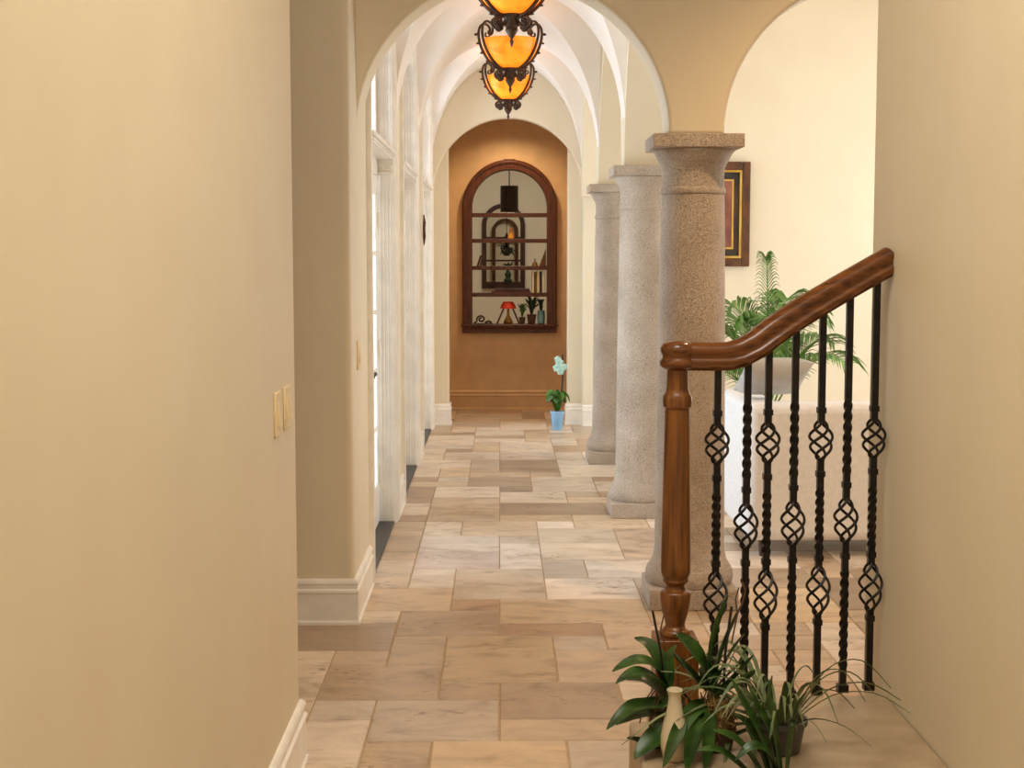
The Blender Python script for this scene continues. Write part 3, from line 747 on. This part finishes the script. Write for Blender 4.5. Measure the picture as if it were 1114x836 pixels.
t = thing('spider_plant', (.70,3.6,LZ), 'grassy plant with thin arching blades in a dark grey pot at the lower right', 'plant')
MB().lathe([(.05,0),(.056,.005),(.068,.07),(.074,.073),(.074,.085),(.064,.085),(.06,.07)],(.70,3.6,LZ),32).build('pot', M['slate'], t)
blades = list(GRASS)
for k in range(46):
    a = random.uniform(0,2*pi) if k%2 else random.uniform(2.3,4.9); l = random.uniform(.12,.3); h = random.uniform(.05,.17); x0,y0 = .70+.03*cos(a),3.6+.03*sin(a)
    blades.append(([(x0,y0,.42),(x0+l*.35*cos(a),y0+l*.35*sin(a),.42+h*.85),(x0+l*.7*cos(a),y0+l*.7*sin(a),.42+h),(x0+l*cos(a),y0+l*sin(a),.42+h*.55)],random.uniform(.007,.013)))
# the measured blades all start from the pot
blades = [([ (.70+.3*(p[0][0]-.66), 3.6, .42) ] + list(p[1:]), w*1.25) if i < len(GRASS) else (p,w) for i,(p,w) in enumerate(blades)]
def thin(t): return min(1,.6+2*t)*(1-t**2.5)+.05
add_leaves(t, BROAD, M['leaf'], tilt=.6, name='blade')
for i,(p,w) in enumerate(blades): MB().leaf(p,w,tilt=.4,shape=thin,n=12).build('blade', M['grass'], t, smooth=60)

# ------------------------------------------------------------------ orchid in the blue pot at the end of the hall
t = thing('potted_orchid', (.52,13.32,0), 'small orchid with pale teal flowers in a pale blue pot by the end arch', 'plant')
MB().lathe([(.042,0),(.046,.006),(.06,.15),(.064,.154),(.064,.172),(.056,.172),(.053,.15)],(.52,13.32,0),32).build('pot', M['blue'], t)
MB().lathe([(.05,.13),(.055,.15),(.03,.17),(.006,.175)],(.52,13.32,0),16).build('moss', M['moss'], t)
for k in range(9):
    a = 2*pi*k/9+.3; h = .07+.08*((k*37)%10)/10; l = .07+.02*(k%3); x0,y0=.52,13.32
    MB().leaf([(x0,y0,.17),(x0+l*.4*cos(a),y0+l*.4*sin(a),.2+h*.9),(x0+l*.8*cos(a),y0+l*.8*sin(a),.2+h),(x0+l*1.1*cos(a),y0+l*1.1*sin(a),.2+h*.55)],.075,tilt=.5,shape=strap).build('leaf', M['leaf2'], t, smooth=60)
MB().tube([(.53,13.32,.17),(.565,13.32,.4),(.57,13.32,.6),(.566,13.32,.69)],.007,8).build('stem', M['stick'], t)
for (dx,dz,s) in ((-.03,-.05,1),(-.05,-.1,1),(-.02,-.13,.9),(.015,-.09,.8),(-.045,-.02,.8)):
    mb = MB()
    for k in range(5):
        a = 2*pi*k/5+.3; cx,cz = .566+dx,.67+dz
        mb.ball((cx+.02*s*cos(a),13.29,cz+.02*s*sin(a)),.02*s,(1,.35,1),seg=8)
    mb.build('flower', M['petal'], t)

# ------------------------------------------------------------------ switches
def plate(name, x, y0, y1, z0, z1, label, rockers, group='almond switch plates'):
    t = thing(name, (x,(y0+y1)/2,(z0+z1)/2), label, 'switch', group)
    MB().box(x,x+.007,y0,y1,z0,z1).build('plate', M['switch'], t, bevel=.003)
    n = rockers; w = (y1-y0)/n
    for k in range(n):
        yc = y0+w*(k+.5); zc = (z0+z1)/2
        MB().prism([(x+.005,zc-.034),(x+.014,zc-.034),(x+.008,zc+.034),(x+.005,zc+.034)],'Y',yc-.017,yc+.017).build('rocker', M['switch'], t, bevel=.001)
SX_ = XL
plate('light_switch', XL, 4.08,4.17,1.087,1.214, 'flat almond switch plate on the near wall, farther from the corner', 1)
plate('light_switch', XL, 4.255,4.375,1.087,1.214, 'almond double switch plate on the near wall, beside the corner', 2)
plate('light_switch', XL, 6.46,6.56,1.09,1.22, 'almond switch plate on the pier before the first door', 1)

# ------------------------------------------------------------------ iron ornament hung on the door casing
t = thing('wall_ornament', (-.608,11.55,1.79), 'small dark red iron ornament hung on the far door casing', 'ornament')
mb = MB()
mb.tube([(-.6,11.55,1.91),(-.596,11.55,1.85),(-.6,11.57,1.8),(-.596,11.53,1.74),(-.6,11.55,1.675)],[.004,.012,.01,.012,.004],8)
mb.tube([(-.6,11.58,1.86),(-.594,11.53,1.8),(-.6,11.58,1.74),(-.6,11.56,1.7)],.007,8); mb.ball((-.597,11.55,1.83),.018,(.6,1,1.2)); mb.ball((-.597,11.55,1.72),.015,(.6,1,1.2))
mb.build('iron_scroll', M['maroon'], t)
MB().tube([(-.609,11.55,1.9),(-.594,11.55,1.905)],.004,8).build('hook', M['black'], t)

# ------------------------------------------------------------------ arched display in the niche wall
d = thing('arched_display_frame', (MX,15.1,.8), 'dark mahogany arched frame with four shelves in the tan niche wall', 'display shelf')
def arch_path(r, z0): return [(MX-r,z0)] + arc(MX,MSP,r,r,180,0,40) + [(MX+r,z0)]
mb = MB()
mb.ring(arch_path(MO,.88), arch_path(MI,.88), 'Y', 15.04, 15.1)
mb.ring(arch_path(MI+.02,.88), arch_path(MI,.88), 'Y', 15.1, 15.28)
mb.ring(arch_path(MO-.012,.88), arch_path(MO-.04,.88), 'Y', 15.025, 15.045)
mb.prism([(MX-.06,MSP+MO+.004),(MX+.06,MSP+MO+.004),(MX+.05,MSP+MI+.02),(MX-.05,MSP+MI+.02)],'Y',15.035,15.06)
mb.build('frame', M['mahog'], d, bevel=.004)
mb = MB(); mb.box(MX-.5,MX+.5,15.0,15.28,.865,.885); mb.box(MX-.485,MX+.485,15.03,15.1,.795,.865)
mb.sweep([(MX-.485,15.03),(MX+.485,15.03)],[(-.001,.83),(.012,.84),(.022,.862),(-.001,.866)])
mb.build('sill', M['mahog'], d, bevel=.004)
SH = [(2.003,),(1.74,),(1.462,),(1.188,)]
for (z,) in SH: MB().box(MX-MI,MX+MI,15.04,15.24,z-.02,z+.02).build('shelf', M['mahog'], d, bevel=.003)
S1,S2,S3,S4,S5 = 2.023,1.76,1.482,1.208,.885

def simple(name, mb, m, label, cat, group=None, **k):
    o = mb.build(name, m, **k); tag(o, label, cat, group); return o
def leanbox(x, dx, y0, y1, z0, z1, w):
    return MB().prism([(x,z0),(x+w,z0),(x+w+dx,z1),(x+dx,z1)],'Y',y0,y1)
simple('book', leanbox(-.245,.035,15.08,15.2,S3,S3+.11,.022), M['maroon'], 'left one of two leaning dark books at the left end of the third shelf', 'book', 'leaning books', bevel=.002)
simple('book', leanbox(-.218,.035,15.08,15.2,S3,S3+.115,.02), M['darkwood'], 'right one of two leaning dark books at the left end of the third shelf', 'book', 'leaning books', bevel=.002)
t = thing('brass_bell', (.355,15.12,S3), 'small brass handbell near the right end of the third shelf', 'bell')
MB().lathe([(.034,0),(.032,.008),(.022,.03),(.016,.042),(.004,.046)],(.355,15.12,S3),20).build('bell', M['brass'], t)
MB().lathe([(.005,.044),(.007,.055),(.005,.06),(.008,.07),(.003,.078)],(.355,15.12,S3),12).build('handle', M['brass'], t)
simple('wooden_wedge', MB().prism([(.40,S3),(.468,S3),(.468,S3+.18)],'Y',15.1,15.18), M['oak'], 'tapering tan wooden wedge leaning at the right end of the third shelf', 'ornament', bevel=.003)
# fourth shelf: flat books, upright books
z = S4
for i,(x0,x1,h,m_,lab) in enumerate([(-.09,.31,.022,'maroon','long maroon book lying flat on the lowest shelf, bottom of the pile'),(-.06,.30,.02,'darkwood','dark brown book lying flat on top of the long maroon book')]):
    t = thing('flat_book', ((x0+x1)/2,15.13,z), lab, 'book', 'books lying flat')
    mb = MB(); mb.box(x0,x1,15.06,15.2,z,z+.004); mb.box(x0,x1,15.06,15.2,z+h-.004,z+h); mb.box(x0,x1,15.056,15.06,z,z+h); mb.build('cover', M[m_], t)
    MB().box(x0+.004,x1-.006,15.064,15.196,z+.004,z+h-.004).build('pages', M['paper'], t)
    z += h
for i,(x,w,h,m_,lab) in enumerate([(.322,.026,.225,'paper','leftmost of the pale upright books on the lowest shelf'),(.35,.022,.215,'brass','bronze coloured upright book second from the left among pale books'),(.374,.028,.235,'paper','thick pale upright book in the middle of the upright row'),(.404,.02,.22,'slate','dark grey upright book between two pale ones'),(.426,.03,.23,'paper','rightmost pale upright book, against the frame')]):
    t = thing('upright_book', (x+w/2,15.13,S4), lab, 'book', 'upright books on the lowest shelf')
    mb = MB(); mb.box(x,x+.003,15.06,15.2,S4,S4+h); mb.box(x+w-.003,x+w,15.06,15.2,S4,S4+h); mb.box(x,x+w,15.06,15.064,S4,S4+h); mb.build('cover', M[m_], t)
    MB().box(x+.003,x+w-.003,15.064,15.196,S4+.004,S4+h-.006).build('pages', M['paper'], t)
simple('flame_standin', MB().lathe([(.03,0),(.034,.01),(.024,.05),(.014,.08),(.018,.095),(.014,.11),(.003,.118)],(.109,15.13,S2),20), M['amber_flame'], 'small amber pear shaped stand-in for a reflected candle flame on the second shelf', 'figurine')  # solid shape standing in for a reflected candle flame
# on the sill
mb = MB()
sp = [(-.2+.045*(1-i/30)*cos(radians(200-i*22)), 15.12, S5+.05+.04*(1-i/30)*sin(radians(200-i*22))) for i in range(24)]
mb.tube([(-.275,15.12,S5+.008),(-.25,15.12,S5+.02)]+sp,.009,8); mb.tube([(-.16,15.12,S5+.012),(-.12,15.12,S5+.03),(-.09,15.12,S5+.012)],.012,8); mb.box(-.28,-.08,15.1,15.14,S5,S5+.008)
simple('scroll_ornament', mb, M['bronze'], 'dark curled iron scroll at the left end of the display sill', 'ornament')
t = thing('red_lamp', (.07,15.12,S5), 'red shaded lamp on a dark A shaped stand in the middle of the sill', 'lamp')
MB().lathe([(.085,.16),(.07,.2),(.05,.23),(.046,.23),(.066,.198),(.08,.16)],(.08,15.12,S5),28,cap=False).build('lamp_shade', M['red'], t)
mb = MB()
for s in (-1,1): mb.tube([(.08+s*.03,15.12,S5+.2),(.08+s*.115,15.12,S5+.0)],.009,8)
mb.tube([(.08,15.14,S5+.2),(.08,15.2,S5)],.009,8); mb.build('stand', M['maroon'], t)
MB().lathe([(.045,0),(.05,.02),(.03,.06),(.014,.09),(.012,.2),(.02,.21)],(.08,15.12,S5),20).build('base', M['brass'], t)
def pot_plant(x, y, z, h, r, mpot, mleaf, label, n=16, seed=1):
    t = thing('display_plant', (x,y,z), label, 'plant')
    MB().lathe([(r*.7,0),(r,h*.32),(r*1.05,h*.34),(r*.85,h*.34)],(x,y,z),20).build('pot', M[mpot], t)
    rd = random.Random(seed); mb = MB()
    for k in range(n):
        a = rd.uniform(0,2*pi); l = rd.uniform(.4,1)*r*1.7; hh = rd.uniform(.5,1)*h*.75
        mb.leaf([(x,y,z+h*.3),(x+l*.4*cos(a),y+l*.3*sin(a),z+h*.3+hh*.7),(x+l*cos(a),y+l*.5*sin(a),z+h*.3+hh)],r*.7,n=5)
    mb.build('foliage', M[mleaf], t, smooth=60)
pot_plant(.225,15.13,S5,.21,.035,'terra','leaf2','small green plant in a clay pot right of the red lamp',26,3)
pot_plant(.322,15.14,S5,.29,.05,'terra','floral','bushy dark plant between the small plant and the teal vase',60,4)
t = thing('teal_vase', (.42,15.12,S5), 'teal vase holding dark foliage at the right end of the sill', 'vase')
MB().lathe([(.03,0),(.038,.01),(.042,.08),(.036,.13),(.038,.14),(.03,.14)],(.42,15.12,S5),24).build('vase_body', M['teal'], t)
mb = MB()
for k in range(34):
    a=k*2.4; l=.02+.03*((k*7)%5)/5
    mb.leaf([(.42,15.12,S5+.12),(.42+l*.4*cos(a),15.12+l*.3*sin(a),S5+.2),(.42+l*cos(a),15.12+l*.6*sin(a),S5+.255)],.03,n=5)
mb.build('foliage', M['floral'], t, smooth=60)
# through the display: drum pendant, second and third arches
t = thing('drum_pendant', (.1,16.5,2.07), 'dark pierced drum pendant hanging in the room beyond the display', 'lamp')
MB().lathe([(.098,0),(.1,.005),(.1,.285),(.097,.29),(.09,.285),(.09,.005)],(.1,16.5,2.075),36).build('drum_shade', M['screen'], t)
MB().tube([(.1,16.5,2.36),(.1,16.5,3.3)],.006,8).build('rod', M['black'], t)
MB().lathe([(.07,3.27),(.07,3.3)],(.1,16.5,0),24).build('ceiling_canopy', M['black'], t)
def arch2(cx, y, ro, ri, zs, z0, z1, name, label, m, shelves):
    t = thing(name, (cx,y,z0), label, 'frame')
    mb = MB()
    P_ = lambda r,z: [(cx-r,z)] + arc(cx,zs,r,r,180,0,30) + [(cx+r,z)]
    mb.ring(P_(ro,z0), P_(ri,z0), 'Y', y-.04, y+.03); mb.box(cx-ro,cx+ro,y-.05,y+.06,z0,z1)
    mb.build('frame', M[m], t, bevel=.004)
    for z in shelves: MB().box(cx-ri,cx+ri,y-.03,y+.08,z-.012,z+.012).build('shelf', M[m], t)
    return t
arch2(SX,19.49,SO,SI,SSP,1.15,1.24,'arched_inner_frame','dark arched frame seen through the display, in the next wall','darkwood',(1.82,1.52))
arch2(.075,22.57,.2,.15,1.95,1.05,1.1,'arched_mirror_frame','smallest arched frame, far back behind the two others','mahog',(1.8,))
mb = MB().lathe([(.05,0),(.06,.02),(.03,.05),(.045,.1),(.02,.14),(.03,.15)],(.1,19.45,1.24),16)
for k in range(10):
    a=k*2.4; mb.leaf([(.1,19.45,1.38),(.1+.04*cos(a),19.45+.03*sin(a),1.45),(.1+.07*cos(a),19.45+.04*sin(a),1.46+.02*(k%3))],.04,n=5)
simple('dark_urn', mb, M['floral'], 'dark urn with leaves on the ledge of the second arched frame', 'urn')
t = thing('hanging_plant', (.09,20.8,1.4), 'dark trailing plant silhouetted inside the second arched frame', 'plant')
MB().lathe([(.03,0),(.08,.05),(.09,.12),(.08,.12)],(.09,20.8,1.58),18).build('pot', M['slate'], t)
mb = MB(); rd = random.Random(9)
for k in range(40):
    a=rd.uniform(0,6.28); l=rd.uniform(.05,.16); h=rd.uniform(-.15,.22)
    mb.leaf([(.09,20.8,1.68),(.09+l*.5*cos(a),20.8+l*.5*sin(a),1.72+h*.5),(.09+l*cos(a),20.8+l*sin(a),1.7+h)],.04,n=5)
mb.build('foliage', M['floral'], t, smooth=60)
MB().tube([(.09,20.8,1.6),(.09,20.8,3.3)],.005,6).build('cord', M['black'], t)

# ------------------------------------------------------------------ living room: sofa, cushion, palm, painting
s = thing('sofa', (2.3,8.05,0), 'white upholstered sofa with its back to the hall stairs, behind the nearest column', 'sofa')
def soft(mb, name, par, bev=.05, m='sofa'): return mb.build(name, M[m], par, bevel=bev, seg=4)
soft(MB().box(1.30,3.3,7.6,7.82,.09,.82),'backrest',s)
soft(MB().box(1.295,1.5,7.78,8.55,.09,.82),'arm',s); soft(MB().box(3.1,3.305,7.78,8.55,.09,.82),'arm',s)
soft(MB().box(1.47,3.13,7.8,8.5,.09,.3),'base',s,.02)
for x0 in (1.5,2.3): soft(MB().box(x0+.005,x0+.795,7.82,8.53,.3,.47),'seat_cushion',s)
for x in (1.4,3.2):
    for y in (7.68,8.45): MB().lathe([(.022,0),(.03,.095)],(x,y,0),14).build('leg', M['darkwood'], s)
def pillow(cx, cy, cz, w, h, t_, lean, label, m, rot=0):
    mb = MB(); n=12; g=[]
    for sgn in (1,-1):
        rows=[]
        for i in range(n+1):
            r=[]
            for j in range(n+1):
                u=2*i/n-1; v=2*j/n-1; th=t_*.5*((1-u**4)*(1-v**4))**.6
                pin=1-.06*(u*u*v*v)
                r.append(mb.bm.verts.new((u*w/2*(1-.07*(1-v*v)*abs(u)**3)*1.0, sgn*th, v*h/2*(1-.07*(1-u*u)*abs(v)**3))))
            rows.append(r)
        for i in range(n):
            for j in range(n): mb.bm.faces.new((rows[i][j],rows[i+1][j],rows[i+1][j+1],rows[i][j+1]))
    bmesh.ops.remove_doubles(mb.bm, verts=mb.bm.verts, dist=1e-5)
    bmesh.ops.transform(mb.bm, matrix=Matrix.Translation((cx,cy,cz)) @ Matrix.Rotation(rot,4,'Z') @ Matrix.Rotation(lean,4,'X'), verts=mb.bm.verts)
    return simple('throw_pillow', mb, M[m], label, 'cushion', smooth=80)
pillow(1.47,7.86,.945,.38,.3,.14,1.0,'grey throw pillow slumped on the left rear corner of the white sofa','pillow',.1)

t = thing('potted_palm', (1.95,10.6,0), 'leafy green palm in a pot standing behind the white sofa', 'plant')
MB().lathe([(.13,0),(.15,.01),(.2,.3),(.21,.31),(.21,.35),(.18,.35),(.17,.3)],(1.95,10.6,0),32).build('pot', M['slate'], t)
rd = random.Random(5)
FR = [(-.05,-.1,1.62,.12),(-.30,-.25,1.22,.3),(-.42,.1,1.12,.3),(.1,-.3,1.30,.3),(.32,-.1,1.25,.3),(-.12,-.45,1.02,.35),(.2,.3,1.35,.25),(-.25,.3,1.3,.3),(.5,.2,1.05,.3),(.45,-.4,.95,.3),(-.5,-.35,.85,.3),(0.02,-.5,1.2,.3)]
for (dx,dy,zt,sag) in FR:
    mb = MB(); pts=[]
    for i in range(15):
        u=i/14; pts.append(Vector((1.95+dx*u**1.3, 10.6+dy*u**1.3, .32+(zt-.32)*(1-(1-u)**1.7)-sag*.35*u**4)))
    mb.tube(pts,[.009*(1-.8*i/14) for i in range(15)],6)
    for i in range(4,15):
        for q in (0,.33,.67):
            if i==14 and q: continue
            p = pts[i].lerp(pts[min(14,i+1)],q); d=(pts[min(14,i+1)]-pts[max(0,i-1)]).normalized()
            sd = d.cross(Vector((0,0,1))); sd = sd.normalized() if sd.length>.05 else Vector((1,0,0))
            ln = (.36 if sag>.15 else .14)*(1-.55*abs((i+q)/14-.55)/.5)*rd.uniform(.9,1.1)
            for sg in (-1,1):
                a = p; c = p+(sd*sg*.75+d*.75).normalized()*ln*.6+Vector((0,0,.02)); e = p+(sd*sg*.75+d*.75).normalized()*ln-Vector((0,0,.05*ln/.2))
                mb.leaf([a,c,e],.014,n=5,tilt=.3)
    mb.build('frond', M['palm'], t, smooth=60)

t = thing('framed_painting', (1.9,13.58,1.96), 'dark framed painting with gilt fillets on the pale living room wall', 'painting')
def rect_frame(mb, x0,x1,z0,z1,w,ya,yb):
    for a in ((x0,x0+w,z0,z1),(x1-w,x1,z0,z1),(x0+w,x1-w,z0,z0+w),(x0+w,x1-w,z1-w,z1)): mb.box(a[0],a[1],ya,yb,a[2],a[3])
    return mb
x0,x1,z0,z1 = 1.5,2.3,1.49,2.45
rect_frame(MB(),x0,x1,z0,z1,.075,13.54,13.6).build('frame', M['frame'], t, bevel=.008)
rect_frame(MB(),x0+.075,x1-.075,z0+.075,z1-.075,.022,13.55,13.59).build('gilt_fillet', M['gold'], t, bevel=.003)
MB().box(x0+.09,x1-.09,13.575,13.598,z0+.09,z1-.09).build('canvas', M['art_dark'], t)
rect_frame(MB(),x0+.2,x1-.15,z0+.16,z1-.16,.016,13.565,13.58).build('inner_fillet', M['gold'], t)
MB().box(x0+.21,x1-.16,13.568,13.58,z0+.17,z1-.17).build('picture', M['art_red'], t)

# ------------------------------------------------------------------ light
def area(name, loc, rot, sx, sy, power, col):
    l = bpy.data.lights.new(name,'AREA'); l.shape='RECTANGLE'; l.size=sx; l.size_y=sy; l.energy=power; l.color=col
    o = bpy.data.objects.new(name,l); COL.objects.link(o); o.location=loc; o.rotation_euler=[radians(a) for a in rot]; return o
def point(name, loc, power, col, rad=.05):
    l = bpy.data.lights.new(name,'POINT'); l.energy=power; l.color=col; l.shadow_soft_size=rad
    o = bpy.data.objects.new(name,l); COL.objects.link(o); o.location=loc; return o
def spot(name, loc, rot, power, col, ang=90, blend=.6, rad=.06):
    l = bpy.data.lights.new(name,'SPOT'); l.energy=power; l.color=col; l.spot_size=radians(ang); l.spot_blend=blend; l.shadow_soft_size=rad
    o = bpy.data.objects.new(name,l); COL.objects.link(o); o.location=loc; o.rotation_euler=[radians(a) for a in rot]; return o
WARM=(1,.74,.46); SOFT=(1,.95,.87); DAY=(.72,.86,1)
for i,yc in enumerate(DOORS):
    area('daylight_door', (-1.25,yc,1.5),(0,-90,0),2.6,1.4,(88,42,82)[i],DAY)
area('added_living_daylight', (5.35,10.2,1.8),(0,90,0),2.7,5.0,150,(1,.97,.93))  # added fill at the unseen window, brightens the living room
for i,yc in enumerate(BAYS):
    for s_ in (-1,1): point('lantern_bulb', (.066+s_*.085,yc+s_*.02,3.03),1.2,(1,.72,.44),.03)
spot('niche_downlight',(.09,14.55,3.07),(0,0,0),66,(1,.74,.46),130,.8)
area('foyer_ceiling_light',(.1,2.2,4.1),(0,0,0),1.2,1.8,60,SOFT)
spot('stair_downlight',(1.75,5.5,3.7),(0,0,0),150,(1,.66,.38),115,.8)
area('beyond_added_light',(.1,17.3,3.25),(0,0,0),1.5,1.5,32,SOFT)  # added lamp without fixture, lights the room behind the display
point('beyond_far_fill',(.6,21.0,2.9),20,SOFT,.1)  # added lamp that brightens the space behind the second arched frame
w = bpy.data.worlds.new('sky'); scene.world = w; w.use_nodes = True
bg = w.node_tree.nodes['Background']; bg.inputs[0].default_value=(.70,.85,1,1); bg.inputs[1].default_value=.85

# ------------------------------------------------------------------ camera
cam = bpy.data.cameras.new('camera'); co = bpy.data.objects.new('camera',cam); COL.objects.link(co)
cam.sensor_width = 36; cam.lens = 36*1592.2/1114; cam.clip_start=.05; cam.clip_end=200
co.location=(0,0,1.6); co.rotation_euler=(pi/2-.08828,0,-.0079)
scene.camera = co
vs = scene.view_settings; vs.view_transform='Standard'; vs.look='None'; vs.gamma=1; vs.exposure=.22
try: vs.use_curve_mapping=False
except Exception: pass
scene.cycles.use_denoising = True
scene.cycles.max_bounces = 12; scene.cycles.diffuse_bounces = 6; scene.cycles.transparent_max_bounces = 12
